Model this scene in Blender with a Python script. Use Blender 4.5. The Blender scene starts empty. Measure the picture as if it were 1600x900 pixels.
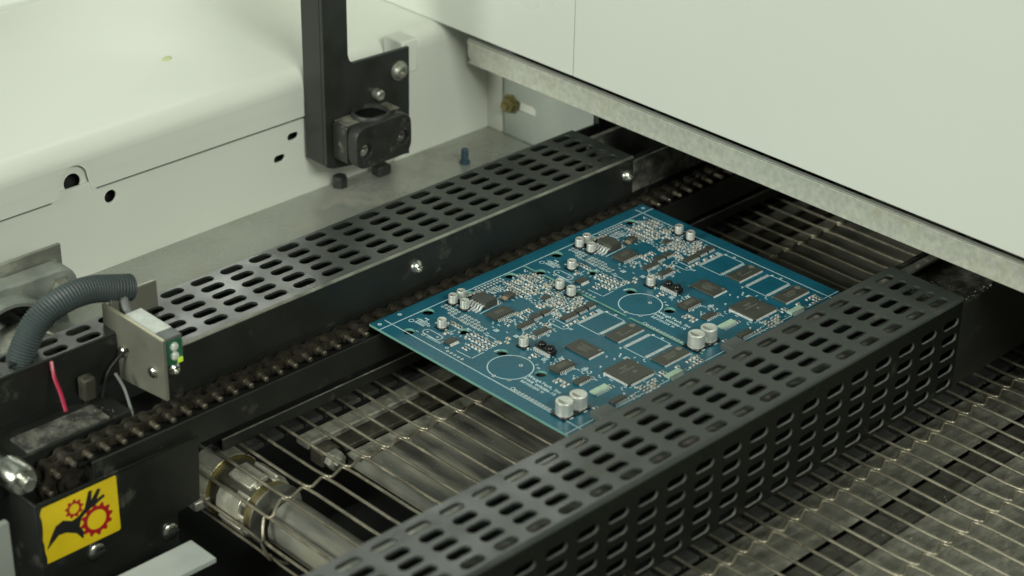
import bpy, bmesh, math, random
from mathutils import Matrix, Vector
random.seed(7)
U = 0.001                       # every length below is in millimetres
S = bpy.context.scene
COL = S.collection
PI = math.pi

# ------------------------------------------------------------------ camera
cam = bpy.data.cameras.new('camera'); co = bpy.data.objects.new('camera', cam); COL.objects.link(co)
cam.sensor_width = 36; cam.lens = 71.08; cam.clip_start = 0.01; cam.clip_end = 50
_r = (0.7186157, -0.6952441, 0.0150708); _d = (-0.3238708, -0.3537790, -0.8774669); _f = (0.6153854, 0.6256805, -0.4794004)
co.matrix_world = Matrix(((_r[0], -_d[0], -_f[0], -646.63*U), (_r[1], -_d[1], -_f[1], -773.40*U),
                          (_r[2], -_d[2], -_f[2], 573.86*U), (0, 0, 0, 1)))
cam.dof.use_dof = True; cam.dof.focus_distance = 1.175; cam.dof.aperture_fstop = 7.5
S.camera = co
# ------------------------------------------------------------------ light (hall ceiling lamp, plus added lamps at left, front and back)
w = bpy.data.worlds.new('World'); S.world = w; w.use_nodes = True
w.node_tree.nodes['Background'].inputs[0].default_value = (0.80, 0.95, 0.78, 1)
w.node_tree.nodes['Background'].inputs[1].default_value = 0.16
def area(name, loc, target, sx, sy, power, col):
    l = bpy.data.lights.new(name, 'AREA'); l.shape = 'RECTANGLE'; l.size = sx; l.size_y = sy; l.energy = power; l.color = col
    o = bpy.data.objects.new(name, l); COL.objects.link(o); o.location = loc
    o.rotation_euler = (Vector(target)-Vector(loc)).to_track_quat('-Z', 'Y').to_euler(); return o
LC = (0.95, 1.0, 0.89)
area('ceiling_lamp', (-0.45, 0.50, 1.75), (0.0, 0.1, 0), 1.3, 0.8, 1.5, LC)
area('left_fill', (-2.1, 0.15, 1.05), (0.1, 0, 0.1), 1.0, 0.7, 39, LC)  # low lamp added on the left to light the bar and hood
area('front_fill', (-0.5, -1.9, 1.35), (0.05, 0.1, 0), 0.9, 0.4, 29, LC)  # added fill that brightens the upright faces from the front
area('sheen_lamp', (1.75, 1.85, 1.5), (-0.1, 0, 0.03), 1.4, 0.8, 22, LC)  # unseen lamp added to put a sheen on the cover tops
S.view_settings.view_transform = 'Standard'; S.view_settings.look = 'None'; S.view_settings.gamma = 1
S.view_settings.use_curve_mapping = False; S.view_settings.exposure = 0
S.render.engine = 'CYCLES'; S.cycles.max_bounces = 8

# ------------------------------------------------------------------ materials
MATS = {}
def mat(name, col, rough=0.5, metal=0.0, var=0.12, scale=40, bump=0.0, bscale=600, dust=None, spec=0.5, rvar=0.1, stretch=None):
    m = bpy.data.materials.new(name); m.use_nodes = True; nt = m.node_tree; N = nt.nodes; L = nt.links
    b = N['Principled BSDF']; b.inputs['Metallic'].default_value = metal; b.inputs['Specular IOR Level'].default_value = spec
    g = N.new('ShaderNodeNewGeometry'); src = g.outputs['Position']
    if stretch:
        mp = N.new('ShaderNodeMapping'); mp.inputs['Scale'].default_value = stretch; L.new(src, mp.inputs[0]); src = mp.outputs[0]
    n = N.new('ShaderNodeTexNoise'); n.inputs['Scale'].default_value = scale; n.inputs['Detail'].default_value = 6; L.new(src, n.inputs['Vector'])
    r = N.new('ShaderNodeMapRange'); r.inputs[1].default_value = 0.3; r.inputs[2].default_value = 0.7
    r.inputs[3].default_value = 1-var; r.inputs[4].default_value = 1+var; L.new(n.outputs[0], r.inputs[0])
    mx = N.new('ShaderNodeMix'); mx.data_type = 'RGBA'; mx.blend_type = 'MULTIPLY'; mx.inputs[0].default_value = 1
    mx.inputs[6].default_value = (*col, 1); L.new(r.outputs[0], mx.inputs[7]); out = mx.outputs[2]
    rr = N.new('ShaderNodeMapRange'); rr.inputs[1].default_value = 0.3; rr.inputs[2].default_value = 0.7
    rr.inputs[3].default_value = max(rough-rvar, 0.02); rr.inputs[4].default_value = min(rough+rvar, 1); L.new(n.outputs[0], rr.inputs[0]); ro = rr.outputs[0]
    if dust:
        amt, dcol, ds = dust
        n2 = N.new('ShaderNodeTexNoise'); n2.inputs['Scale'].default_value = ds; n2.inputs['Detail'].default_value = 9; n2.inputs['Roughness'].default_value = 0.7; L.new(src, n2.inputs['Vector'])
        r2 = N.new('ShaderNodeMapRange'); r2.inputs[1].default_value = 0.62-amt*0.45; r2.inputs[2].default_value = 0.78-amt*0.3; L.new(n2.outputs[0], r2.inputs[0])
        m2 = N.new('ShaderNodeMix'); m2.data_type = 'RGBA'; L.new(r2.outputs[0], m2.inputs[0]); L.new(out, m2.inputs[6]); m2.inputs[7].default_value = (*dcol, 1); out = m2.outputs[2]
        m3 = N.new('ShaderNodeMix'); L.new(r2.outputs[0], m3.inputs[0]); L.new(ro, m3.inputs[2]); m3.inputs[3].default_value = 0.85; ro = m3.outputs[0]
        if metal > 0:
            m4 = N.new('ShaderNodeMix'); L.new(r2.outputs[0], m4.inputs[0]); m4.inputs[2].default_value = metal; m4.inputs[3].default_value = 0.0; L.new(m4.outputs[0], b.inputs['Metallic'])
    L.new(out, b.inputs['Base Color']); L.new(ro, b.inputs['Roughness'])
    if bump:
        n3 = N.new('ShaderNodeTexNoise'); n3.inputs['Scale'].default_value = bscale; n3.inputs['Detail'].default_value = 3; L.new(src, n3.inputs['Vector'])
        bp = N.new('ShaderNodeBump'); bp.inputs['Strength'].default_value = bump; bp.inputs['Distance'].default_value = 0.0004; L.new(n3.outputs[0], bp.inputs['Height']); L.new(bp.outputs[0], b.inputs['Normal'])
    MATS[name] = m; return m
DUST = (0.20, 0.19, 0.145)
mat('white_paint', (0.72, 0.73, 0.66), 0.42, var=0.025, scale=7, bump=0.05, bscale=900)
mat('oven_paint', (0.68, 0.70, 0.64), 0.35, var=0.02, scale=6, bump=0.03, bscale=1200)
mat('tray_steel', (0.40, 0.41, 0.37), 0.28, 0.5, var=0.10, scale=18, dust=(0.25, (0.30, 0.29, 0.23), 30))
mat('zinc', (0.58, 0.59, 0.51), 0.5, 0.15, var=0.13, scale=300, bump=0.10, bscale=900, dust=(0.18, (0.44, 0.41, 0.25), 24))
mat('lip_highlight', (0.72, 0.72, 0.66), 0.35, 0.3, var=0.1)  # pale metal painted as the highlight along the bar's top edge
mat('zinc_plate', (0.48, 0.52, 0.48), 0.4, 0.4, var=0.06, scale=30)
mat('black_bracket', (0.022, 0.024, 0.021), 0.42, var=0.15, scale=60, bump=0.08, bscale=1500)
mat('black_plastic', (0.024, 0.025, 0.023), 0.45, var=0.2, scale=90, bump=0.1, bscale=800, dust=(0.12, DUST, 70))
mat('dusty_plastic', (0.05, 0.05, 0.042), 0.7, var=0.25, scale=120, dust=(0.55, DUST, 60))
mat('cover_paint_dark', (0.006, 0.0072, 0.006), 0.32, 0.0, var=0.10, scale=30, bump=0.10, bscale=1800, dust=(0.03, (0.05, 0.05, 0.04), 45), spec=0.28)  # shade of the cover's side put in as a darker base colour
mat('far_lit_film', (0.030, 0.034, 0.030), 0.34, 0.0, var=0.10, scale=30, bump=0.10, bscale=1800, dust=(0.06, (0.09, 0.09, 0.07), 45), spec=0.55)  # dust film, with light on the far top raised into its colour
mat('near_lit_film', (0.042, 0.047, 0.043), 0.40, 0.0, var=0.14, scale=38, bump=0.12, bscale=1500, dust=(0.10, (0.08, 0.078, 0.062), 38), spec=0.5)  # dust patches, with the lit near top painted in as paler colour
mat('lit_rim', (0.20, 0.205, 0.19), 0.45, 0.2, var=0.3, scale=120)  # paler colour paints the light caught by the side slot rims
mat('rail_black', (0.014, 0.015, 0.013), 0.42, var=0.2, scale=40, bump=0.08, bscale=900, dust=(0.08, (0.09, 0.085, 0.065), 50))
mat('bend_highlight', (0.30, 0.30, 0.25), 0.45, 0.6, var=0.35, scale=70)  # pale metal colour painting the highlight on the far cover's fold
mat('dusty_rail', (0.045, 0.045, 0.04), 0.7, var=0.3, scale=90, bump=0.4, bscale=500, dust=(0.38, (0.19, 0.18, 0.15), 90))
mat('chain_steel', (0.055, 0.048, 0.036), 0.42, 0.6, var=0.35, scale=150, dust=(0.15, (0.06, 0.05, 0.035), 120))
mat('pin_steel', (0.22, 0.19, 0.15), 0.34, 0.85, var=0.25, scale=200)
mat('wire_steel', (0.33, 0.30, 0.23), 0.36, 0.7, var=0.25, scale=60, dust=(0.16, (0.24, 0.21, 0.15), 90))
mat('dusty_sheet', (0.22, 0.215, 0.175), 0.55, 0.25, var=0.38, scale=75, bump=0.35, bscale=900, dust=(0.36, (0.31, 0.30, 0.235), 130))
mat('streaky_sheet', (0.19, 0.19, 0.165), 0.40, 0.35, var=0.55, scale=38, dust=(0.34, (0.24, 0.225, 0.17), 40), stretch=(2.2, 0.35, 1))
mat('floor_sheet', (0.155, 0.152, 0.125), 0.55, 0.2, var=0.40, scale=60, bump=0.45, bscale=700, dust=(0.34, (0.25, 0.24, 0.19), 110), stretch=(0.7, 1.8, 1))
mat('trough_dirt', (0.060, 0.058, 0.047), 0.5, 0.1, var=0.4, scale=70, dust=(0.2, (0.12, 0.115, 0.09), 80))
mat('brown_strip', (0.06, 0.056, 0.042), 0.5, 0.3, var=0.25, scale=40, dust=(0.2, (0.13, 0.12, 0.085), 60))
mat('dark_void', (0.018, 0.019, 0.017), 0.7, var=0.3, scale=20)  # dark colour standing for unlit insides, gaps and depths
mat('hole_black', (0.004, 0.004, 0.004), 0.9, var=0.1, spec=0.1)
mat('block_dark', (0.045, 0.046, 0.042), 0.36, 0.2, var=0.3, scale=80, dust=(0.12, (0.12, 0.11, 0.085), 90))
mat('hub_metal', (0.62, 0.60, 0.50), 0.30, 0.65, var=0.3, scale=60, dust=(0.12, (0.26, 0.24, 0.17), 70))
mat('brass', (0.50, 0.42, 0.16), 0.35, 0.9, var=0.3, scale=90)
mat('worn_brass', (0.26, 0.22, 0.10), 0.4, 0.7, var=0.4, scale=120)
mat('steel', (0.55, 0.55, 0.50), 0.27, 1.0, var=0.15, scale=80)
mat('dull_steel', (0.42, 0.42, 0.37), 0.42, 0.8, var=0.25, scale=60, dust=(0.2, (0.28, 0.26, 0.2), 60))
mat('cast_iron', (0.30, 0.32, 0.29), 0.5, 0.4, var=0.2, scale=50, bump=0.3, bscale=500, dust=(0.2, (0.32, 0.28, 0.19), 60))
mat('conduit_grey', (0.055, 0.070, 0.072), 0.5, var=0.12, scale=60)
mat('cable_grey', (0.18, 0.19, 0.18), 0.5, var=0.1, scale=60)
mat('sensor_plate', (0.25, 0.245, 0.20), 0.42, 0.45, var=0.08, scale=50)
mat('plate_edge', (0.45, 0.42, 0.30), 0.45, 0.5, var=0.1, scale=50)
mat('sensor_body', (0.10, 0.11, 0.105), 0.5, var=0.1, scale=60)
mat('label_white', (0.55, 0.57, 0.53), 0.5, var=0.25, scale=180)
mat('green_board', (0.02, 0.13, 0.06), 0.4, var=0.3, scale=300)
mat('lens_clear', (0.62, 0.64, 0.58), 0.15, var=0.2, scale=300)
mat('red_wire', (0.34, 0.008, 0.045), 0.4, var=0.1)
mat('blue_cap', (0.035, 0.07, 0.10), 0.5, var=0.1)
mat('sticker_yellow', (0.80, 0.58, 0.012), 0.42, var=0.10, scale=45, bump=0.1, bscale=90)
mat('sticker_red', (0.42, 0.008, 0.015), 0.45, var=0.1)
mat('sticker_black', (0.012, 0.012, 0.012), 0.5, var=0.1)
mat('post_paint', (0.30, 0.31, 0.28), 0.5, var=0.06)
mat('light_bar', (0.46, 0.49, 0.46), 0.4, 0.1, var=0.1, scale=40, dust=(0.1, (0.4, 0.4, 0.34), 80))
mat('pcb_blue', (0.010, 0.103, 0.155), 0.30, var=0.10, scale=45, bump=0.04, bscale=700)
mat('pcb_edge', (0.16, 0.36, 0.30), 0.6, var=0.1)
mat('silk', (0.62, 0.76, 0.78), 0.6, var=0.08)
mat('tin', (0.74, 0.76, 0.74), 0.36, 0.2, var=0.15, scale=400)
mat('ic_black', (0.058, 0.060, 0.049), 0.46, var=0.12, scale=220, bump=0.1, bscale=3000)
mat('ic_gloss', (0.008, 0.008, 0.008), 0.18, var=0.1)
mat('ic_mark', (0.17, 0.17, 0.145), 0.55, var=0.2, scale=900)
mat('alu', (0.74, 0.75, 0.70), 0.34, 0.55, var=0.06, scale=150)
mat('ceramic_tan', (0.34, 0.26, 0.17), 0.5, var=0.2, scale=400)
mat('chip_pale', (0.42, 0.56, 0.44), 0.5, var=0.12, scale=400)
mat('crumb', (0.34, 0.335, 0.29), 0.5, var=0.2, scale=900)
mat('yellow_mark', (0.66, 0.70, 0.38), 0.6, var=0.05)
em = bpy.data.materials.new('led'); em.use_nodes = True
em.node_tree.nodes['Principled BSDF'].inputs['Base Color'].default_value = (0.5, 0.7, 0.05, 1)
em.node_tree.nodes['Principled BSDF'].inputs['Emission Color'].default_value = (0.55, 0.85, 0.05, 1)
em.node_tree.nodes['Principled BSDF'].inputs['Emission Strength'].default_value = 0.22
MATS['led'] = em

# ------------------------------------------------------------------ geometry helpers
def _obj(name, me, parent=None, mats=None, loc=None, smooth=None):
    o = bpy.data.objects.new(name, me); COL.objects.link(o)
    if parent: o.parent = parent
    if mats and me and not me.materials:
        for m in ([mats] if isinstance(mats, str) else mats): me.materials.append(MATS[m])
    if loc: o.location = [c*U for c in loc]
    return o
class MB:
    def __init__(s): s.v = []; s.f = []; s.mi = []; s.m = 0
    def add(s, vs, fs):
        k = len(s.v); s.v += vs
        for f in fs: s.f.append([i+k for i in f]); s.mi.append(s.m)
    def box(s, x0, x1, y0, y1, z0, z1):
        vs = [(x, y, z) for x in (x0, x1) for y in (y0, y1) for z in (z0, z1)]
        s.add(vs, [(0, 1, 3, 2), (4, 6, 7, 5), (0, 4, 5, 1), (2, 3, 7, 6), (0, 2, 6, 4), (1, 5, 7, 3)])
    def rings(s, rings, caps=True):
        n = len(rings[0]); vs = [p for r in rings for p in r]; fs = []
        for i in range(len(rings)-1):
            for j in range(n): fs.append((i*n+j, i*n+(j+1) % n, (i+1)*n+(j+1) % n, (i+1)*n+j))
        if caps: fs.append(tuple(range(n-1, -1, -1))); fs.append(tuple((len(rings)-1)*n+j for j in range(n)))
        s.add(vs, fs)
    def lathe(s, p, axis, prof, n=24, caps=True, ph=0):
        a = Vector(axis).normalized(); t = a.orthogonal().normalized() if abs(a.z) < .9 else Vector((1, 0, 0)); b = a.cross(t); p = Vector(p)
        s.rings([[tuple(p+a*h+(t*math.cos(2*PI*j/n+ph)+b*math.sin(2*PI*j/n+ph))*r) for j in range(n)] for h, r in prof], caps)
    def tube(s, path, r, n=8, caps=True):
        P = [Vector(p) for p in path]; rings = []; up = None
        for i, p in enumerate(P):
            d = (P[min(i+1, len(P)-1)]-P[max(i-1, 0)]).normalized()
            if up is None: up = d.orthogonal().normalized()
            up = (up-d*up.dot(d)).normalized(); b = d.cross(up); rr = r[i] if isinstance(r, (list, tuple)) else r
            rings.append([tuple(p+(up*math.cos(2*PI*j/n)+b*math.sin(2*PI*j/n))*rr) for j in range(n)])
        s.rings(rings, caps)
    def prism(s, pts, y0, y1):            # polygon in (x,z) extruded along y
        n = len(pts); vs = [(x, y0, z) for x, z in pts]+[(x, y1, z) for x, z in pts]
        s.add(vs, [tuple(range(n)), tuple(range(2*n-1, n-1, -1))]+[(i, i+n, (i+1) % n+n, (i+1) % n) for i in range(n)])
    def prof_x(s, pts, x0, x1):           # open sheet profile in (y,z) swept along x
        n = len(pts); vs = [(x0, y, z) for y, z in pts]+[(x1, y, z) for y, z in pts]
        s.add(vs, [(i, i+1, i+1+n, i+n) for i in range(n-1)])
    def mesh(s, name, mats, smooth=35):
        me = bpy.data.meshes.new(name); me.from_pydata([(x*U, y*U, z*U) for x, y, z in s.v], [], s.f)
        for m in ([mats] if isinstance(mats, str) else mats): me.materials.append(MATS[m])
        me.polygons.foreach_set('material_index', s.mi)
        bm = bmesh.new(); bm.from_mesh(me); bmesh.ops.recalc_face_normals(bm, faces=bm.faces); bm.to_mesh(me); bm.free()
        if smooth: me.shade_smooth(); me.set_sharp_from_angle(angle=math.radians(smooth))
        return me
    def build(s, name, mats, parent=None, smooth=35, bev=0, seg=2, loc=None):
        o = _obj(name, s.mesh(name, mats, smooth), parent, loc=loc)
        if bev:
            m = o.modifiers.new('b', 'BEVEL'); m.width = bev*U; m.segments = seg; m.limit_method = 'ANGLE'; m.angle_limit = math.radians(40); m.harden_normals = False
        return o
def B(*a):
    m = MB(); m.box(*a); return m
def T(o, label=None, cat=None, group=None, kind=None):
    if label: o['label'] = label
    if cat: o['category'] = cat
    if group: o['group'] = group
    if kind: o['kind'] = kind
    return o
def empty(name, loc=(0, 0, 0)):
    o = bpy.data.objects.new(name, None); COL.objects.link(o); o.empty_display_size = 0.01; return o
def thing(name, label, cat, group=None): return T(empty(name), label, cat, group)
AX = {'top': Matrix(((1, 0, 0), (0, 1, 0), (0, 0, 1))), 'front': Matrix(((1, 0, 0), (0, 0, -1), (0, 1, 0))), 'side': Matrix(((0, 0, 1), (1, 0, 0), (0, 1, 0)))}
def plate(name, outer, holes, thick, mats, plane='top', off=0, parent=None, bev=0.25):
    """flat sheet with real openings; plane top: (x,y) at z=off; front: (x,z) at y=off; side: (y,z) at x=off (off = middle of the sheet)"""
    cu = bpy.data.curves.new(name, 'CURVE'); cu.dimensions = '2D'; cu.fill_mode = 'BOTH'
    for pts in [outer]+holes:
        sp = cu.splines.new('POLY'); sp.points.add(len(pts)-1); sp.use_cyclic_u = True
        for i, (x, y) in enumerate(pts): sp.points[i].co = (x, y, 0, 1)
    cu.extrude = max(thick/2-bev, 0.01); cu.bevel_depth = bev; cu.offset = -bev; cu.bevel_resolution = 1
    o = bpy.data.objects.new(name, cu); COL.objects.link(o); dg = bpy.context.evaluated_depsgraph_get()
    me = bpy.data.meshes.new_from_object(o.evaluated_get(dg)); bpy.data.objects.remove(o); bpy.data.curves.remove(cu)
    n = {'top': (0, 0, off), 'front': (0, off, 0), 'side': (off, 0, 0)}[plane]
    me.transform(Matrix.Scale(U, 4) @ Matrix.Translation(n) @ AX[plane].to_4x4()); me.name = name
    me.materials.clear()
    for m in ([mats] if isinstance(mats, str) else mats): me.materials.append(MATS[m])
    for p in me.polygons: p.material_index = 0
    me.shade_smooth(); me.set_sharp_from_angle(angle=math.radians(35))
    return _obj(name, me, parent)
def rect(x0, x1, y0, y1): return [(x0, y0), (x1, y0), (x1, y1), (x0, y1)]
def circ(x, y, r, n=24): return [(x+r*math.cos(2*PI*i/n), y+r*math.sin(2*PI*i/n)) for i in range(n)]
def slot(x, y, l, wd, n=7):
    r = wd/2; h = l/2-r
    return [(x+h+r*math.cos(a), y+r*math.sin(a)) for a in [-PI/2+PI*i/n for i in range(n+1)]]+[(x-h+r*math.cos(a), y+r*math.sin(a)) for a in [PI/2+PI*i/n for i in range(n+1)]]
def text_mesh(txt, size, spacing=1.0, extr=0.03):
    cu = bpy.data.curves.new('print', 'FONT'); cu.body = txt; cu.size = size; cu.space_character = spacing; cu.extrude = extr; cu.offset = 0.05
    o = bpy.data.objects.new('print', cu); COL.objects.link(o); dg = bpy.context.evaluated_depsgraph_get()
    me = bpy.data.meshes.new_from_object(o.evaluated_get(dg)); bpy.data.objects.remove(o)
    v = [tuple(p.co) for p in me.vertices]; f = [tuple(p.vertices) for p in me.polygons]; bpy.data.meshes.remove(me); return v, f
def button_screw(name, p, axis, r, h, parent, m='steel', hexr=0.42):
    a = Vector(axis)
    b = MB(); b.lathe(p, a, [(0, r), (h*.35, r*.97), (h*.7, r*.80), (h, r*.5), (h, r*hexr), (h*.45, r*hexr*.9)], 20); return b.build(name, m, parent)

# ================================================================== STRUCTURE
T(B(-700, 900, -700, 600, -140, -135).build('machine_base', 'dark_void'), kind='structure')
T(B(-420, 254, 66, 171, -12, -8).build('tray_floor', 'tray_steel'), kind='structure')

# white side housing: lower sheet, raised upper skin folded into the shelf
hs = thing('machine_housing', 'white painted side housing with folded shelf along the back of the conveyor', 'housing')
plate('lower_sheet', [(-420, -11), (257, -11), (257, 44), (166, 44.8), (-66, 45.9), (-66, 52), (-97, 52), (-97, 45.9), (-420, 45.9)], [circ(-56.9, 38.2, 4.2), slot(82, 35.4, 9, 5), slot(70.5, 23.2, 9, 5)], 2, 'white_paint', 'front', 171, hs)
no = []
for i in range(13): a = PI-PI*i/12; no.append((-81.5+9.5*math.cos(a), 57+9.5*math.sin(a)))
plate('upper_skin', [(-420, 48), (-93, 48)]+no+[(-70, 48), (166, 47.2), (166, -11), (257, -11), (257, 68), (-420, 68)], [], 1.6, 'white_paint', 'front', 169.2, hs)
plate('lower_sheet', [(-100, 48), (-64, 48), (-64, 70), (-100, 70)], [circ(-81, 54.5, 5.6)], 1, 'white_paint', 'front', 172.6, hs)
b = MB()
for xa, xb, zs in ((-420, -93, 57), (-93, -70, 66.9), (-70, 257, 57)):
    b.prof_x([(168.2, zs), (168.2, 67.6)]+[(180-11.75*math.cos(t), 67.6+11.6*math.sin(t)) for t in [PI/2*i/10 for i in range(11)]]+[(384, 79.2), (384, 74)], xa, xb)
b.prof_x([(384, 74), (385, 79.0), (390, 81), (900, 81)], -420, 257)
b.build('shelf', 'white_paint', hs, smooth=60)
B(-420, 257, 182, 186, -20, 66).build('dark_backing', 'dark_void', hs)  # dark sheet added behind the openings so they look black
b = MB(); b.rings([[(38+4.5*math.cos(2*PI*i/18)*k, 241+3.2*math.sin(2*PI*i/18)*k+1.5*math.cos(2*PI*i/18), z) for i in range(18)] for z, k in ((79.3, 1), (79.5, .9))])
T(b.build('paint_fleck', 'yellow_mark'), 'small pale yellow fleck lying on the white shelf', 'fleck')

# end wall under the oven bar
ew = thing('end_wall', 'white corner post with a grey zinc adjusting plate below the oven bar', 'wall panel')
B(255, 258, 67, 170, -11, 46).build('wall_sheet', 'white_paint', ew)
B(252.6, 255, 154, 169.8, -8, 46).build('corner_post', 'white_paint', ew, bev=0.6)
plate('adjusting_plate', rect(67, 152, -7.5, 44), [slot(133, 17, 24, 7)], 2, 'zinc_plate', 'side', 253.9, ew)
b = MB(); b.lathe((253, 145, 16.4), (-1, 0, 0), [(0, 7.5), (1.2, 7.5), (1.2, 5.6), (5, 5.4), (5, 3), (8, 2.8)], 6); b.build('bolt', 'worn_brass', ew, smooth=0)

# oven hood
ov = thing('oven_hood', 'large white oven hood with flat front panels at upper right', 'oven')
B(210, 214, 46.35, 420, 79.6, 236).build('front_panel', 'oven_paint', ov, bev=0.5, seg=3)
B(210, 214, -700, 46.0, 79.6, 236).build('front_panel', 'oven_paint', ov, bev=0.5, seg=3)
B(216, 800, -700, 420, 95, 233).build('casing', 'oven_paint', ov)
B(524, 800, -700, 420, -134, 94).build('tunnel_dark_block', 'dark_void', ov)  # dark block added to stand for the unlit oven interior
plate('galvanised_bar', [(160, 51), (163.5, 48.2), (-620, 49.6), (-620, 65.2), (164, 64.2), (162.8, 62), (162.8, 54)], [], 3.0, 'zinc', 'side', 229.5, None, 0.5)
B(228.0, 231, -620, 162.5, 65.3, 65.8).build('highlight_strip', 'lip_highlight', bpy.data.objects['galvanised_bar'])
gb = bpy.data.objects['galvanised_bar']; T(gb, 'spangled galvanised steel bar running under the white oven hood', 'bar')

# ================================================================== RAIL COVERS
fc = thing('rail_cover', 'far dark grey slotted rail cover with two button screws on its plain face', 'rail cover', 'slotted rail covers')
holes = []
for k in range(-9, 16):
    x = -91.9+20.52*k
    for r_, y in enumerate((59.8, 49.9, 39.7, 29.5, 19.5)):
        if x < -138 and r_ > 1: continue
        if -140 < x-7 < -130: pass
        holes.append(slot(x, y, 14.4, 6.0))
plate('top_sheet', [(-420, 45), (-134, 45), (-134, 11.2), (231, 11.2), (231, 65.3), (-420, 65.3)], [h for h in holes if not (min(p[0] for p in h) < -135 and min(p[1] for p in h) < 44.5)], 1.6, 'far_lit_film', 'top', 29.2, fc, 0.3)
b = MB(); arc = [(11.2-1.2*math.sin(t), 28.8+1.2*math.cos(t)) for t in [PI/2*i/5 for i in range(6)]]
b.prof_x([(11.3, 30.0)]+arc+[(10, 28.6)], -134, 231); b.build('folded_edge', 'bend_highlight', fc, smooth=60)
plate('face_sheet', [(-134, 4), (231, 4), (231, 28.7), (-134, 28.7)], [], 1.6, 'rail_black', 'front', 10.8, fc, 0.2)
B(-135.4, -134, 11.5, 45, 8, 28.3).build('notch_sheet', 'rail_black', fc)
B(-420, -135.5, 44.3, 45.6, 2, 28.3).build('notch_sheet', 'rail_black', fc)
for x, z in ((44.8, 16.9), (224.9, 18.0), (-128, 18)): button_screw('screw', (x, 10, z), (0, -1, 0), 4.7, 3.4, fc)

nc = thing('rail_cover', 'near dark grey rail cover slotted on its top and its outer side', 'rail cover', 'slotted rail covers')
holes = [slot(215.2+20.9*k, y, 13.8, 5.6) for k in range(-26, 1) for y in (-199.6, -208.7, -217.9, -227.1, -236.2)]
plate('top_sheet', rect(-420, 231, -241, -192), holes, 1.6, 'near_lit_film', 'top', 29.2, nc, 0.3)
holes = [slot(220.7+20.9*k, z, 14.0, 5.4) for k in range(-24, 1) for z in (16.4, 6.4, -3.7, -13.8, -23.6)]
holes = [h for h in holes if max(p[0] for p in h) < 230.5]
ss = plate('side_sheet', rect(-420, 231, -29, 28), holes, 1.6, 'cover_paint_dark', 'front', -242.2, nc, 0.3)
ss.data.materials.append(MATS['lit_rim'])
for p in ss.data.polygons: p.material_index = 1 if abs(p.normal.y) < .8 and abs(p.center.z-28*U) > .5*U else 0
b = MB(); b.prof_x([(-240.9, 30.0)]+[(-241-2*math.sin(t), 28+2*math.cos(t)) for t in [PI/2*i/6 for i in range(7)]]+[(-243, 27.9)], -420, 231); b.build('folded_edge', 'near_lit_film', nc, smooth=60)

# ================================================================== GUIDE RAILS
fr = thing('guide_rail', 'far black guide rail carrying the roller chain beside the circuit board', 'guide rail')
B(-134, 520, 12, 14.5, -14, 27.5).build('web', 'rail_black', fr, bev=0.3)
B(231.5, 520, 10.2, 12, 4, 26.5).build('end_web', 'dusty_rail', fr, bev=0.4)
B(231.5, 520, 50, 53, -6, 28).build('back_web', 'dull_steel', fr, bev=0.4)
B(-150, 520, 15, 63, -30, -27).build('channel_floor', 'dark_void', fr)  # dark colour paints the shade below the far cover's slots
B(-420, 254, 63.4, 65, -8, 28.2).build('back_skirt', 'rail_black', fc)  # unseen back sheet added to keep the cover's inside dark
B(-196, 520, 1.0, 11.9, -10, -8.2).build('chain_track', 'rail_black', fr)
B(-192, 520, -6.4, -4.6, -23, -5.4).build('guard_strip', 'rail_black', fr, bev=0.3)
B(-192, 520, -4.4, 11.8, -23, -11).build('rail_body', 'rail_black', fr)
b = MB(); b.box(-112, 520, -8.2, -7.2, -33, -26); b.box(-112, 520, -7.2, 14, -34, -33.0); b.build('lower_lip', 'rail_black', fr, bev=0.3)
B(-112, 520, -8.4, -7.6, -26, -25.6).build('lip_lit_edge', 'dull_steel', fr)  # paler strip painted as the lit edge of the lip

nr = thing('guide_rail', 'near guide rail hidden under the slotted cover, its dusty end showing by the oven bar', 'guide rail')
B(-420, 520, -193.5, -190.5, -26, 26.8).build('web', 'rail_black', nr, bev=0.3)
B(-420, 520, -199.6, -193.6, 23.6, 25.4).build('flange', 'dull_steel', nr, bev=0.3)
B(-420, 231, -239.5, -222, 22.0, 23.2).build('inner_shelf', 'dusty_rail', nr)
B(231.4, 520, -242.6, -239, -28.6, 26.0).build('end_web', 'rail_black', nr, bev=0.4)
B(231.4, 520, -239, -193.6, 12, 14).build('dusty_channel', 'dusty_rail', nr)
B(-420, 520, -239.8, -193.6, -29, -26.4).build('channel_floor', 'hole_black', nr)  # near-black colour paints the shade inside the near cover

# ================================================================== CHAIN
ch = thing('roller_chain', 'brown oily roller chain with protruding pins along the far guide rail', 'chain')
PITCH = 10.3; CX, CZ, CR = -203.0, -16.5, 13.7
def chain_pt(s):               # s = x on the straight run; left of the sprocket it winds down
    if s >= CX: return (s, -2.8, 0.0)
    a = (CX-s)/CR; return (CX-CR*math.sin(a), CZ+CR*math.cos(a), a)
def fig8(L, r, wst, n=7):
    pts = []
    for i in range(n+1): a = -PI/2+PI*i/n; pts.append((L/2+r*math.cos(a), r*math.sin(a)))
    pts.append((0, wst))
    for i in range(n+1): a = PI/2+PI*i/n; pts.append((-L/2+r*math.cos(a), r*math.sin(a)))
    pts.append((0, -wst)); return pts
def link_mesh(name, ys):
    b = MB()
    for y0, y1 in ys: b.prism(fig8(PITCH, 3.4, 2.3), y0, y1)
    return b.mesh(name, 'chain_steel', 30)
m_out = link_mesh('outer_link', [(0.6, 1.7), (8.6, 9.7)]); m_in = link_mesh('inner_link', [(1.9, 3.0), (7.3, 8.4)])
b = MB(); b.lathe((0, 10.4, 0), (0, -1, 0), [(0, 1.5), (9.6, 1.5), (9.7, 2.3), (10.4, 2.3), (10.5, 1.6), (15.3, 1.6), (15.9, 1.1)], 12); m_pin = b.mesh('pin', 'pin_steel')
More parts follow.
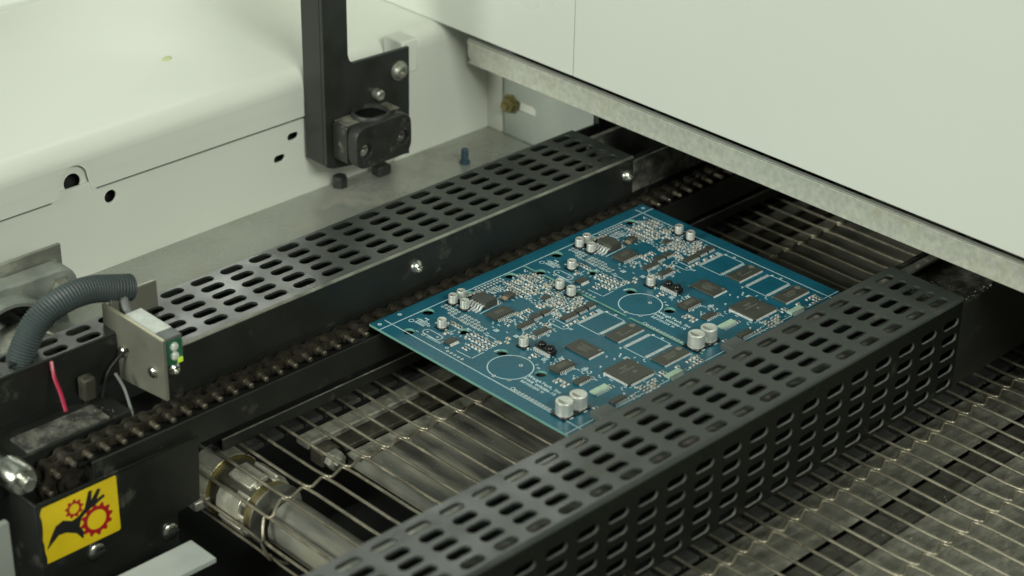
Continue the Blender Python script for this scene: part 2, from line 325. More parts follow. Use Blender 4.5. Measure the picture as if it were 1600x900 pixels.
b = MB(); b.lathe((0, 7.2, 0), (0, -1, 0), [(0, 3.1), (4.1, 3.1)], 14); m_rol = b.mesh('roller', 'chain_steel')
s0 = -6.0-PITCH*22
for i in range(80):
    s = s0+PITCH*i
    if s > 515: break
    x, z, a = chain_pt(s); x2, z2, a2 = chain_pt(s+PITCH)
    p = _obj('pin', m_pin, ch, loc=(x, 0, z)); _obj('roller', m_rol, ch, loc=(x, 0, z))
    l = _obj('link', m_out if i % 2 else m_in, ch, loc=((x+x2)/2, 0, (z+z2)/2)); l.rotation_euler[1] = -math.atan2(z2-z, x2-x)
sp = thing('sprocket', 'dark sprocket turning the chain at the lower left end', 'sprocket')
b = MB(); pts = []
for i in range(32): r = 11.5 if i % 4 in (0, 1) else 8.8; pts.append((CX+r*math.cos(2*PI*i/32), CZ+r*math.sin(2*PI*i/32)))
b.prism(pts, 3.4, 6.9); b.build('toothed_wheel', 'chain_steel', sp, smooth=0)
b = MB(); b.lathe((CX, 3.4, CZ), (0, -1, 0), [(0, 6), (3, 6), (3, 3), (5, 3)], 18); b.build('hub', 'chain_steel', sp)

# ================================================================== WIRE BELT
bt = thing('wire_belt', 'open wire conveyor belt of steel strands under the circuit board', 'conveyor belt')
RX, RZ, RR = -104.5, -60.5, 20.5; WP = 14.0
def belt(s, y, dz=0):
    if s >= RX: return (s, y, -40+dz)
    a = (RX-s)/RR; return (RX-(RR+dz)*math.sin(a), y, RZ+(RR+dz)*math.cos(a))
KN = (-57, -123, -189, -255, -321.5, -388, -454)
for m in range(-14, 34):
    s = 31.4+WP*m; path = [belt(s, 3), belt(s, -4), belt(s, -25)]
    jit = random.uniform(-.5, .5)
    for ky in KN:
        n = 4 if s < RX else 1
        ky += random.uniform(-.8, .8)
        path += [belt(s, ky+10), belt(s, ky+1.5, .5), belt(s+.2, ky-1.2, .9), belt(s+1.0, ky-2.3, .9), belt(s+2.4, ky-2.6, .6)]
        for q in range(1, n+1): path.append(belt(s+2.4+(WP-4.6)*q/n, ky-2.6+4.6*q/n, .6-1.3*q/n))
        path += [belt(s+WP-.9, ky+2.2, -.9), belt(s+WP, ky+1.0, -.9), belt(s+WP+.1, ky-2, -.5), belt(s+WP, ky-9, 0)]
        s += WP
        if s > 520: break
    if s < 520: path.append(belt(s, -520))
    if path[0][2] < -88: continue
    b = MB(); b.tube(path, 0.95, 7); b.build('strand', 'wire_steel', bt, smooth=60)
b = MB(); pr_ = [(-6.1, 0), (-6.1, 2.2), (-4.6, 3.4), (-1, 3.6), (0, 2.9), (4.6, 3.2), (6.1, 2.0), (6.1, 0)]  # dark blocks put in for the dark squares between the strand ends
b.prism(pr_, -6.5, 9.5); m_el = b.mesh('dark_block', 'block_dark', 30)
b = MB(); b.prism(pr_, -241, -228); m_el2 = b.mesh('dark_block', 'block_dark', 30)
for m in range(-9, 34):
    x = 31.4+WP*m+WP/2-1.5
    _obj('dark_block', m_el, bt, loc=(x, 0, -43.6))
    if m > -5: _obj('dark_block', m_el2, bt, loc=(x, 0, -43.6))

# ---- belt roller with its notched hub
hb = thing('belt_roller', 'steel belt roller with a notched bright hub and dusty tube at lower left', 'roller')
def notched(y0, y1, ro, ri, n, duty, name, m, ph=0):
    pts = []
    for i in range(n):
        for t, r in ((0, ro), (duty*.5, ro*1.015), (duty, ro), (duty+.04, ri), (.96, ri)):
            a = 2*PI*(i+t)/n+ph; pts.append((RX+r*math.cos(a), RZ+r*math.sin(a)))
    b = MB(); b.prism(pts, y0, y1); return b.build(name, m, hb, smooth=25, bev=0.4)
notched(-4.2, 13, 18.9, 18.0, 9, .9, 'hub_ring', 'hub_metal', .25)
notched(-14, -33, 18.9, 15.2, 6, .66, 'hub_ring', 'hub_metal', .35)
notched(-26, -36, 17.4, 16.0, 9, .5, 'hub_teeth', 'hub_metal', .9)
b = MB(); b.lathe((RX, 14, RZ), (0, -1, 0), [(0, 16.6), (50, 16.6)], 30); b.build('hub_core', 'brown_strip', hb)
b = MB(); b.lathe((RX, -4.3, RZ), (0, -1, 0), [(0, 18.6), (.8, 18.6)], 30); b.build('clip_ring', 'brass', hb)
b = MB(); b.lathe((RX, -36.2, RZ), (0, -1, 0), [(0, 16.9), (6, 16.9)], 30); b.build('collar', 'worn_brass', hb)
b = MB(); b.lathe((RX, -42.3, RZ), (0, -1, 0), [(0, 17.9), (1.0, 17.9)], 30); b.build('clip_ring', 'dull_steel', hb)
b = MB(); b.lathe((RX, -52, RZ), (0, -1, 0), [(0, 11), (1.5, 13.8), (440, 13.8)], 30); b.build('tube', 'streaky_sheet', hb)
b = MB(); b.lathe((RX, 14.2, RZ), (0, 1, 0), [(0, 9), (20, 9)], 16); b.build('axle', 'dull_steel', hb)

# ---- sheets and strips under the belt
def bent_sheet(name, x0, x1, y0, y1, z, m, label, lip=True):
    b = MB(); n = []
    pts = [(x1, z)]+([(x0+4, z)]+[(x0+4-4*math.sin(t), z-4+4*math.cos(t)) for t in [PI/2*i/5 for i in range(1, 6)]]+[(x0, z-6), (x0+1.2, z-6), (x0+1.2, z-4)] if lip else [(x0, z)])
    pts += [(x0+4, z-1.2), (x1, z-1.2)] if lip else [(x0, z-1.2), (x1, z-1.2)]
    b.prism(pts, y0, y1); return T(b.build(name, m, None, smooth=40), label, 'sheet')
bent_sheet('support_sheet', -47, 520, -188, -35, -52, 'streaky_sheet', 'dusty streaked sheet under the wires left of the near rail cover')
T(B(-47.5, 520, -44, -34.5, -51.6, -50.6).build('dusty_border', 'dusty_sheet', bpy.data.objects['support_sheet']))
T(B(-62, 520, -19.0, -7.6, -50, -45.5).build('support_strip', 'dusty_sheet', bev=1.0), 'pale dusty support strip nearest the far guide rail', 'strip')
T(B(-46, 520, -33, -21.4, -51, -47.6).build('support_strip', 'brown_strip', bev=0.5), 'dark brown support strip beside the pale dusty strip', 'strip')
e = thing('support_block', 'small dusty block with a hex nut at the end of the support strips', 'block')
B(-62, -49, -31, -20.2, -56, -46.8).build('body', 'brown_strip', e, bev=0.8)
b = MB(); b.lathe((-55, -31.2, -52), (0, -1, 0), [(0, 6), (5, 6), (5, 3), (8, 3)], 6, ph=.3); b.build('nut', 'dull_steel', e, smooth=0)
T(B(-90, 520, -242, -34, -90, -88).build('under_tray', 'dark_void'), kind='structure')
plate('front_sheet', [(-160, -268), (520, -268), (520, -236), (-160, -236)], [], 1.6, 'floor_sheet', 'top', -52.8, None, .3)
T(bpy.data.objects['front_sheet'], 'pale dusty sheet strip under the wires beside the near cover', 'sheet')
plate('outer_sheet', rect(-160, 520, -560, -291), [], 1.6, 'floor_sheet', 'top', -52.8, None, .3)
T(bpy.data.objects['outer_sheet'], 'dusty sheet under the wires in the lower right corner', 'sheet')
tr = thing('drain_trough', 'dark trough between the two dusty sheets under the wires at right', 'trough')
B(-160, 520, -291, -268.2, -60, -56.4).build('floor', 'trough_dirt', tr)
for k in range(22): B(-120+28*k, -118.6+28*k, -279.5, -268.4, -56.4, -54.8).build('rib', 'trough_dirt', tr)
B(-160, 520, -280.4, -279.6, -56.4, -55.6).build('divider', 'brown_strip', tr)

# ================================================================== CIRCUIT BOARD PANEL
pc = thing('circuit_board_panel', 'blue circuit board panel of two populated boards riding on the chain', 'circuit board')
DX = 105.65
hl = []
for o_ in (0, DX):
    for x, y, r in ((34.2, -12.2, 3.7), (65.9, -13.0, 3.6), (100, -12.8, 3.7), (10.9, -21.8, 3.4), (33.9, -43.1, 3.4), (33.7, -74.6, 3.4), (33.3, -105.8, 3.4)):
        if o_ and x < 12: continue
        hl.append(circ(x+o_, y, r))
hl.append([(113.6, -9.6), (115.6, -9.6), (115.6, -18.6)]+[(116.6+3.3*math.cos(t), -21.6+3.3*math.sin(t)) for t in [PI*.35-PI*1.1*i/10 for i in range(11)]][::1]+[(116.0, -26), (116.0, -93), (113.6, -93), (113.6, -25), (112.6, -22), (113.6, -19)])
hl.append(rect(113.6, 116.0, -152, -96))
ob = plate('substrate', rect(0, 230, -167, 0), hl, 1.6, ['pcb_blue', 'pcb_edge'], 'top', -0.8, pc, 0.12)
for p in ob.data.polygons: p.material_index = 1 if abs(p.normal.z) < .9 else 0
PAIR = []
def both(o): PAIR.append(o); return o
# --- silkscreen and pads of one board
sk = MB(); pd = MB()
def line(x0, y0, x1, y1, w_=0.45, mb=None, h=0.03):
    mb = mb or sk; d = Vector((x1-x0, y1-y0)).normalized()*w_/2; n = Vector((-d.y, d.x))
    q = [(x0+n.x-d.x, y0+n.y-d.y), (x0-n.x-d.x, y0-n.y-d.y), (x1-n.x+d.x, y1-n.y+d.y), (x1+n.x+d.x, y1+n.y+d.y)]
    mb.add([(a, c, .01) for a, c in q]+[(a, c, .01+h) for a, c in q], [(4, 5, 6, 7), (0, 1, 5, 4), (1, 2, 6, 5), (2, 3, 7, 6), (3, 0, 4, 7)])
def ring(x, y, r, w_=.4, n=14, mb=None, h=.03, a0=0, a1=2*PI):
    mb = mb or sk; full = abs(a1-a0-2*PI) < 1e-6; k = n if full else n+1; vs = []
    for i in range(k):
        a = a0+(a1-a0)*i/n; vs += [(x+(r-w_/2)*math.cos(a), y+(r-w_/2)*math.sin(a), .01+h), (x+(r+w_/2)*math.cos(a), y+(r+w_/2)*math.sin(a), .01+h)]
    mb.add(vs, [(2*i, 2*i+1, (2*i+3) % (2*k), (2*i+2) % (2*k)) for i in range(n)])
def oval(x, y0, y1, r):
    line(x-r, y0-r, x-r, y1+r); line(x+r, y0-r, x+r, y1+r); ring(x, y0-r, r, .45, 10, a0=0, a1=PI); ring(x, y1+r, r, .45, 10, a0=PI, a1=2*PI)
    for y in (y0-r*1.1, y1+r*1.1): ring(x, y, .45, .5, 8, pd)
def pad(x, y, wx, wy): line(x-wx/2+wy/2*0, y, x+wx/2, y, wy, pd, .05)
def stext(txt, x, y, size, sp=1.0):       # reads towards -y, letters upright towards +x
    v, f = text_mesh(txt, size, sp); sk.add([(x+b_, y-a_, .03+c_) for a_, b_, c_ in v], f)
ring(25.9, -89.5, 12.9, .55, 60)
for x, y in ((12.8, -90), (16, -98.6), (26.5, -80)): ring(x+ (5 if y == -80 else 0), y-(12 if y == -80 else 0), .9, .55, 12, pd)
line(31.5, -71, 34.2, -71.6, .8)
stext('WeighTech, Inc', 26.0, -102.6, 3.3, 1.18); stext('PWB W0086-10', 22.4, -103.0, 3.0, 1.22); stext('REVISION H', 19.4, -103.6, 2.7, 1.25)
stext('J1', 38, -97, 1.8); stext('C4', 36, -99.5, 1.8); stext('U7', 80, -81, 2.2)
for i in range(11): ring(10.9, -109-2.6*i, .75, .5, 10, pd)
ring(11.2, -106.6, 1.2, .4, 10)
line(41.3, -25, 40.6, -39, .4); line(41, -40.5, 41, -48.5, .4); line(41, -52, 41, -61.5, .4); line(41, -65.5, 29.5, -67, .4); line(26, -67.6, 17, -68, .4); line(16.6, -67, 16.3, -56, .4); line(14.5, -26, 14.5, -24, .4)
for y in range(-32, -66, -3): ring(12.2, y, .7, .45, 9, pd) if y < -50 else None
oval(18.5, -26.5, -40.5, 2.6); line(14.2, -33, 14.6, -44, .35); line(15.3, -33, 15.7, -44, .35); ring(14.6, -30, .9, .5, 10, pd); ring(14.4, -50, .9, .5, 10, pd); ring(23.5, -24.5, .8, .5, 10, pd)
oval(79.8, -66.5, -80.5, 2.6)
for i in range(14):
    for j in range(3):
        if (i < 3 and j == 2) or (i > 10 and j == 0) or i in (5,) : continue
        ring(47.2-2.7*j+(i % 2)*.4, -13.5-2.75*i, .78, .5, 9, pd)
for i in range(9):
    for j in range(2): ring(73+2.5*i, -11.2-2.5*j, .5, .7, 8, pd)
for i in range(5): line(77.2+1.9*i, -16.2, 77.0+1.9*i, -22.4, .75, pd)
line(54.6, -34.3, 72, -33.6, .5)
for y0, y1 in ((-80.4, -97.8), (-116.9, -133.2)):
    line(88, y0+.2, 88, y1-.2, .4); line(110.2, y0-3, 110.2, y1+1, .4)
    for i in range(26):
        for y in (y0-.2, y1+.2): pad(89.2+.8*i, y, .46, 1.9) if False else line(89.2+.8*i, y-.9, 89.2+.8*i, y+.9, .46, pd, .05)
    ring(110.4, y0-2, .6, .8, 8); ring(111.6, y0-8, .7, .5, 8)
for x, y, a_, c_ in ((28.5, -14.5, 5, 5), (17, -14.5, 5, 6)): pass
stext('8040', 27.5, -16.6, 1.6); stext('1 E', 24, -13.6, 1.7); ring(20.3, -13.4, 1.5, .45, 12)
for i in range(6):
    for j in range(3): line(20.8+1.7*j, -16.2-1.3*i, 22.0+1.7*j+random.uniform(-.3, .5), -16.2-1.3*i, .7)
ring(26, -19.8, .5, .5, 8); ring(29, -25, .6, .6, 8)
for _ in range(46):
    x, y = random.uniform(40, 60), random.uniform(-60, -40)
    if random.random() < .25: line(x, y, x, y-random.uniform(.8, 2), .5)
for x, y in ((47.2, -53.5), (51, -66), (60.6, -51), (44.6, -95), (52, -101), (53.4, -117.5), (79, -125), (107, -77), (85, -62.5)):
    for j in range(3): line(x+1.1*j, y, x+1.1*j+random.uniform(-.3, .3), y-2.4, .6)
for (x0, x1, y0, y1, n) in ((86, 113, -14, -66, 190), (24, 40, -26, -66, 50), (56, 74, -46, -80, 70), (40, 56, -80, -130, 45), (50, 86, -115, -160, 45), (72, 92, -14, -36, 40)):
    for _ in range(n):
        x, y = random.uniform(x0, x1), random.uniform(y1, y0)
        if random.random() < .5: line(x, y, x, y-random.uniform(.7, 2.2), .45)
        else: line(x, y, x+random.uniform(.6, 1.6), y, .45)
        if random.random() < .5: ring(x+1.2, y+.8, .32, .5, 7, pd)
# --- small chip parts
ps = MB(); keep = []
def blocked(x, y, m=1.0):
    for x0, x1, y0, y1 in keep:
        if x0-m < x < x1+m and y0-m < y < y1+m: return True
    return False
def passive(x, y, along, k=None, L=2.0, W=1.15):
    if blocked(x, y, .9): return
    k = k if k is not None else random.choice((0, 0, 1, 1, 1)); h = .55 if k else .8
    lx, ly = (L, W) if along == 'x' else (W, L)
    ps.m = k; ps.box(x-lx/2*.62, x+lx/2*.62, y-ly/2*(.62 if along == 'y' else 1), y+ly/2*(.62 if along == 'y' else 1), .05, h) if along == 'x' else ps.box(x-lx/2, x+lx/2, y-ly/2*.62, y+ly/2*.62, .05, h)
    ps.m = 2
    for sg in (-1, 1):
        if along == 'x': ps.box(x+sg*lx/2*.62, x+sg*lx/2*1.05, y-ly/2, y+ly/2, .05, h*.97); line(x+sg*lx*.55, y-ly*.55, x+sg*lx*.55, y+ly*.55, .9, pd)
        else: ps.box(x-lx/2, x+lx/2, y+sg*ly/2*.62, y+sg*ly/2*1.05, .05, h*.97); line(x-lx*.55, y+sg*ly*.55, x+lx*.55, y+sg*ly*.55, .9, pd)
# --- chips
def chip_mesh(lx, ly, h, nx, ny, pitch, lead, lw, top='ic_black', so=.12, thick=None):
    """body centred on origin; nx leads on each y side, ny leads on each x side"""
    b = MB(); hx, hy = lx/2, ly/2; zm = so+(h-so)*.45
    R_ = lambda dx, z: [(-hx+dx, -hy+dx, z), (hx-dx, -hy+dx, z), (hx-dx, hy-dx, z), (-hx+dx, hy-dx, z)]
    b.rings([R_(.22, so), R_(0, zm), R_(.02, zm+.12), R_(.25, h-.05), R_(.32, h)])
    me = b.mesh('chip', top, 20)
    l = MB(); t = .14; zt = zm+.07
    prof = [(-.15, zt), (lead*.30, zt), (lead*.52, .22), (lead, .16), (lead, .03), (lead*.42, .05), (lead*.20, zt-t), (-.15, zt-t)]
    def put(c, side):
        vs = []
        for s_ in (-lw/2, lw/2):
            for u, z in prof:
                q = {'-y': (c+s_, -hy-u, z), '+y': (c+s_, hy+u, z), '-x': (-hx-u, c+s_, z), '+x': (hx+u, c+s_, z)}[side]; vs.append(q)
        n = len(prof); l.add(vs, [tuple(range(n)), tuple(range(2*n-1, n-1, -1))]+[(i, i+n, (i+1) % n+n, (i+1) % n) for i in range(n)])
    for i in range(nx):
        c = (i-(nx-1)/2)*pitch
        put(c, '-y'); put(c, '+y')
    for i in range(ny):
        c = (i-(ny-1)/2)*pitch
        put(c, '-x'); put(c, '+x')
    return me, l.mesh('leads', 'tin', 0)
def chip(x0, x1, y0, y1, h, nx, ny, pitch, lead, lw, marks=(), dot=None, top='ic_black', label=None, name='chip', shared={}):
    keep.append((x0-(lead if ny else 0), x1+(lead if ny else 0), y0-(lead if nx else 0), y1+(lead if nx else 0)))
    me, lm = chip_mesh(x1-x0, y1-y0, h, nx, ny, pitch, lead, lw, top); cx, cy = (x0+x1)/2, (y0+y1)/2
    o = _obj(name, me, pc, loc=(cx, cy, 0)); l = T(_obj('leads', lm, o), kind='stuff')
    if label: o['label'] = label
    if marks or dot:
        m = MB()
        for (ax, ay, bx, by, w_) in marks: line(ax, ay, bx, by, w_, m, .02)
        if dot:
            ring(dot[0], dot[1], dot[2]/2, dot[2], 12, m, .02)
        m.v = [(a, c, z+h) for a, c, z in m.v]; m.build('marking', 'ic_mark', o, smooth=0)
    both(o); return o
def marks(n, lx, w_=.5, y0=2, dy=-1.4):
    out = []
    for i in range(n):
        x = -lx/2
        while x < lx/2:
            l_ = random.uniform(.6, 2.2); out.append((x, y0+dy*i, min(x+l_, lx/2), y0+dy*i, w_)); x += l_+.5
            if random.random() < .15: break
    return out
chip(54.9, 69.2, -47.6, -38.8, 2.5, 10, 0, 1.27, 1.6, .45, marks(2, 6, .5, 1, -1.5), name='chip')
chip(58.6, 70.0, -64.0, -60.0, 1.7, 9, 0, 1.2, 1.3, .45)
chip(71.6, 78.8, -61.0, -57.2, 1.7, 6, 0, 1.1, 1.2, .45)
chip(79.9, 86.4, -61.0, -57.2, 1.7, 5, 0, 1.2, 1.2, .45)
chip(84.0, 95.0, -74.2, -70.2, 1.7, 9, 0, 1.2, 1.3, .45)
chip(96.6, 103.4, -73.4, -69.2, 1.7, 6, 0, 1.1, 1.2, .45)
chip(104.6, 110.6, -73.2, -69.0, 1.7, 5, 0, 1.1, 1.2, .45)
chip(60.2, 69.8, -75.8, -71.8, 1.7, 8, 0, 1.2, 1.3, .45)
chip(92.5, 98.2, -49.4, -45.6, 1.7, 5, 0, 1.1, 1.2, .45)
chip(63.2, 75.8, -113.0, -94.6, 1.2, 24, 0, .5, .9, .34, [(-.4+1.5*i, 4.5-2.2*(i % 2), -.4+1.5*i, -2.5-(i % 3), .45) for i in range(-1, 3)]+[(-2.6, 3, -2.6, -1, .4)], (4.8, -7.4, 1.1), label='flat flash memory chip with fine leads on its short ends')
chip(39.0, 52.6, -113.4, -106.2, 2.5, 9, 0, 1.27, 1.5, .45, marks(2, 7, .6, .8, -1.6), label='wide nine-lead-a-side chip next to the board hole')
chip(38.9, 49.0, -128.6, -124.4, 1.7, 7, 0, 1.27, 1.2, .45)
chip(38.4, 50.0, -142.0, -138.0, 1.7, 8, 0, 1.27, 1.3, .45, top='chip_pale', label='pale green topped chip')
chip(38.6, 48.8, -156.0, -151.8, 1.7, 7, 0, 1.27, 1.2, .45)
chip(80.5, 92.0, -158.4, -154.2, 1.7, 8, 0, 1.27, 1.3, .45, top='chip_pale', label='pale green topped chip half under the near cover')
chip(59.2, 79.4, -148.2, -128.0, 1.7, 36, 36, .5, .95, .32, [(-2.5, 4.5, 2.5, 4.5, .7), (-2, 2.8, 1, 2.8, .5), (-5.4, 1.0, 5.4, 1.0, .55), (1.4, -2.8, 2.6, -3.0, 1.2), (2.2, -2, 3.0, -3.4, .8)], label='large square processor chip with leads on all four sides')
for y0, lb in ((-111.4, 'memory chip'), (-147.0, 'memory chip nearest the near cover')):
    chip(88.6, 110.6, y0, y0+10.2, 1.2, 27, 0, .8, .9, .42, marks(3, 9, .55, 1.5, -1.7), (8.6, 1.8, 2.0))
chip(16.4, 23.6, -49.6, -44.8, 1.9, 10, 0, .65, 1.4, .5)
# regulator
keep.append((52, 73, -35, -19))
b = MB(); b.rings([[(60, -33.4, .3), (69.4, -33.4, .3), (69.4, -21, .3), (60, -21, .3)], [(60, -33.4, 2.6), (69.4, -33.4, 2.6), (69.4, -21, 2.6), (60, -21, 2.6)], [(60.5, -33, 4.5), (69, -33, 4.5), (69, -21.4, 4.5), (60.5, -21.4, 4.5)]])
rg = both(T(b.build('voltage_regulator', 'ic_black', pc, smooth=0), 'thick black regulator with five broad bent leads'))
for i in range(5):
    y = -22.6-2.3*i; b = MB()
    pf = [(60.3, 2.6), (58.2, 2.6), (56.6, .75), (53.6, .7), (53.6, .1), (56.9, .1), (58.6, 1.9), (60.3, 1.9)]
    b.prism(pf, y-.55, y+.55); b.build('lead', 'tin', rg, smooth=0)
B(69.5, 71.2, -33, -21.5, .05, 1.3).build('tab', 'tin', rg)
# infrared transceiver
keep.append((46, 58, -99, -82))
b = MB(); b.box(49.4, 54.6, -97.4, -84.4, .2, 3.4); ir = both(T(b.build('transceiver', 'ic_gloss', pc, bev=.6), 'glossy black block with two lens domes'))
for y in (-87.6, -94.2):
    b = MB(); b.lathe((52.4, y, 3.0), (0, 0, 1), [(0, 2.5), (1.2, 2.4), (2.0, 1.8), (2.5, .9), (2.6, .1)], 16); b.build('dome', 'ic_gloss', ir)
for i in range(9): B(48.0, 49.5, -96.6+1.4*i-.4, -96.6+1.4*i+.4, .05, 1.9).build('lead', 'tin', ir)
# inductor-like part and grey block
keep.append((74, 84, -36, -25))
b = MB(); b.box(78.5, 84, -34, -28.5, .1, 2.6); bb = both(b.build('inductor', 'ic_black', pc, bev=.5)); B(75.6, 78.4, -33.4, -30, .1, 1.7).build('end_cap', 'ceramic_tan', bb, bev=.3)
b = MB(); b.box(20.5, 33.5, -165, -155.5, 0, 4.0); both(T(b.build('connector', 'sensor_body', pc, bev=.4), 'dark grey connector block at the near cover edge'))
keep.append((19, 35, -166, -153.5))
# capacitors
def cap(x, y, r, h):
    keep.append((x-r-.6, x+r+.6, y-r-.6, y+r+.6))
    b = MB(); pf = [(.9, r*.96), (1.1, r), (1.5, r), (1.7, r*.93), (1.95, r*.93), (2.2, r), (h-.5, r), (h-.12, r*.93), (h, r*.82), (h-.08, r*.74), (h-.08, .01)]
    b.lathe((0, 0, 0), (0, 0, 1), pf, 26); o = _obj('capacitor', b.mesh('capacitor', 'alu', 30), pc, loc=(x, y, 0))
    b = MB(); k = r+.35; b.rings([[(-k, -k, z), (k-.9, -k, z), (k, -k+.9, z), (k, k-.9, z), (k-.9, k, z), (-k, k, z)] for z in (.05, .95)]); b.build('base', 'ic_gloss', o, smooth=0)
    b = MB(); b.box(-r*.25, r*.25, -k-.8, -k+.3, .04, .35); b.box(-r*.25, r*.25, k-.3, k+.8, .04, .35); b.build('terminals', 'tin', o, smooth=0)
    m = MB(); pts = [(r*.72*math.cos(t), r*.72*math.sin(t)) for t in [PI*.62+PI*.76*i/8 for i in range(9)]]
    m.add([(a, c, h-.05) for a, c in pts], [tuple(range(len(pts)))]); m.build('polarity_mark', 'dull_steel', o, smooth=0)
    both(o); return o
for x, y in ((51.7, -14.6), (58.7, -14.0), (52.3, -24), (27.6, -31.5), (47.3, -78), (110.2, -44.2), (109.3, -54.6)): cap(x, y, 2.75, 6.0)
for x, y in ((12.9, -144), (23.3, -144.2)): cap(x, y, 4.9, 9.0)
# clusters of passives
def rows(x0, x1, y0, y1, px, py, along, prob=.85, jx=.15):
    x = x0
    while x <= x1:
        y = y0
        while y >= y1:
            if random.random() < prob: passive(x+random.uniform(-jx, jx), y+random.uniform(-jx, jx), along)
            y -= py
        x += px
rows(35.8, 35.9, -48.6, -66, 9, 2.9, 'x', 1); rows(31.2, 31.3, -48.6, -66, 9, 2.9, 'x', 1); rows(26.4, 26.5, -56.4, -66, 9, 2.9, 'x', 1)
rows(21.6, 21.7, -56.4, -60, 9, 2.6, 'x', 1)
rows(75.5, 87.5, -24.5, -37, 3.0, 2.3, 'x', .75); rows(87.5, 112, -46, -68, 4.1, 3.3, 'x', .5); rows(92.5, 94, -17, -40, 9, 2.15, 'x', .97); rows(97, 98, -19, -40, 9, 2.2, 'x', .85); rows(104, 105, -15.5, -30, 9, 2.15, 'x', .95)
rows(100.4, 101, -20, -33, 9, 2.3, 'x', .8); rows(107.5, 112.5, -17, -39, 3.6, 2.6, 'y', .7); rows(88.6, 89, -22, -40, 9, 2.4, 'y', .75)
rows(96, 106, -34, -44, 3.1, 2.5, 'x', .6); rows(86, 108, -50.5, -56, 3.2, 2.5, 'x', .65); rows(90, 112, -58, -67, 3.6, 2.7, 'y', .6)
rows(25, 38, -27.5, -39, 3.4, 2.6, 'x', .5); rows(57.5, 62, -50, -56.5, 3.3, 2.2, 'y', .7); rows(70.2, 71, -46, -56, 4, 2.3, 'x', .9)
rows(74, 78, -50, -54, 4, 2.2, 'x', .3); rows(57.5, 59, -69, -77, 4, 2.8, 'y', .7); rows(71.6, 72, -71, -79, 4, 2.4, 'x', .8); rows(72.5, 76, -65, -70, 3, 2.3, 'y', .6)
rows(45, 47.5, -83.5, -92, 9, 2.5, 'x', 1); rows(41.8, 42, -84.5, -92, 9, 2.5, 'x', .4); rows(83, 107, -78.2, -78.4, 3.3, 9, 'x', .7); rows(84, 109, -66.6, -67, 3.2, 9, 'y', .6)
rows(52.6, 53, -113, -117, 4, 2.5, 'x', 1); rows(50.6, 53, -128, -131, 3, 2.4, 'x', .8); rows(51.8, 54, -142, -146, 3, 2.4, 'x', .8); rows(50.8, 54, -156, -158, 3, 2.4, 'x', .8)
rows(62, 76, -153, -160, 3, 2.4, 'y', .75); rows(81, 86, -149.5, -153, 2.6, 2.2, 'x', .7); rows(94, 110, -152, -158, 3, 2.6, 'x', .6); rows(13, 32, -150.5, -152.5, 3.4, 2.6, 'x', .7)
rows(33, 38, -114.5, -125, 3.2, 2.9, 'y', .35); rows(75, 86, -17, -24, 9, 9, 'x', 0); rows(61, 74, -14, -17, 3, 2.4, 'x', .5); rows(40, 50, -66, -71, 3.5, 2.6, 'y', .35)
o = T(ps.build('chip_passives', ['ceramic_tan', 'ic_black', 'tin'], pc, smooth=0), kind='stuff'); both(o)
o = T(sk.build('silkscreen', 'silk', pc, smooth=0), kind='stuff'); both(o)
o = T(pd.build('solder_pads', 'tin', pc, smooth=0), kind='stuff'); both(o)
def copy_tree(o, parent):
    c = o.copy(); COL.objects.link(c); c.parent = parent
    for g in o.children: copy_tree(g, c)
    return c
for o in list(PAIR):
    c = copy_tree(o, pc); c.location.x += DX*U
sk = MB()
line(0, -9.1, 230, -9.1, .5); line(0, -158, 230, -158, .5); line(9.3, -3, 9.3, -167, .5); line(220.6, -3, 220.6, -167, .5)
line(111.8, -9.3, 111.8, -9.4, .1)
for x, y in ((4, -4.5), (20, -3.6), (226, -4.5)): ring(x, y, .9, .7, 14)
T(sk.build('score_lines', 'silk', pc, smooth=0), kind='stuff')

# ================================================================== UPRIGHT BRACKET AND CLAMP BLOCK
ub = thing('upright_bracket', 'tall black angle bracket standing against the white housing', 'bracket')
plate('face_plate', [(90.2, 18.6), (96, 16), (160.6, 7), (161.3, 82.6), (113.8, 84.4), (111.2, 86.8), (110, 91), (110, 330), (90.2, 330)], [], 3, 'black_bracket', 'front', 148.1, ub, .5)
B(90.2, 93.2, 149.7, 168.2, 18.8, 330).build('flange', 'black_bracket', ub, bev=.8)
B(158, 171.5, 150, 168.2, 62.5, 85).build('spacer', 'white_paint', ub, bev=.8)
b = MB(); b.lathe((152, 146.5, 68.8), (0, -1, 0), [(0, 6.6), (1, 6.6), (1, 5.4), (2.6, 5.2), (4.2, 3.9), (4.2, 2.2), (2.2, 2.2)], 20); b.build('bolt', 'dull_steel', ub)
b = MB(); b.lathe((132, 146.5, 58.5), (0, -1, 0), [(0, 3.6), (5, 3.6), (6, 2.6)], 12); b.build('bolt', 'dull_steel', ub)
cb = thing('clamp_block', 'black plastic split clamp block with a round bore on the upright bracket', 'clamp')
def rr(x0, x1, z0, z1, r, n=5):
    pts = []
    for cx, cz, a0 in ((x1-r, z0+r, -PI/2), (x1-r, z1-r, 0), (x0+r, z1-r, PI/2), (x0+r, z0+r, PI)):
        for i in range(n+1): a = a0+PI/2*i/n; pts.append((cx+r*math.cos(a), cz+r*math.sin(a)))
    return pts
plate('front_shell', rr(95.6, 142, 22, 51, 8), [circ(103.8, 34, 4.6, 18), circ(135, 34.5, 4.6, 18)], 9, 'black_plastic', 'front', 127.6, cb, .8)
plate('body', rr(95.2, 141.6, 23.4, 50.2, 3), [], 13.6, 'black_plastic', 'front', 139.2, cb, .6)
B(96.6, 140.6, 133, 145.8, 49.9, 50.6).build('dust_film', 'dusty_plastic', cb, bev=.3)
b = MB(); b.lathe((119, 136.5, 49.8), (0, 0, 1), [(0, 13), (2.2, 12.8), (3.4, 12.2), (3.8, 11.4), (3.4, 10.6), (.9, 10.2)], 36, False); b.build('bore_ring', 'black_plastic', cb)
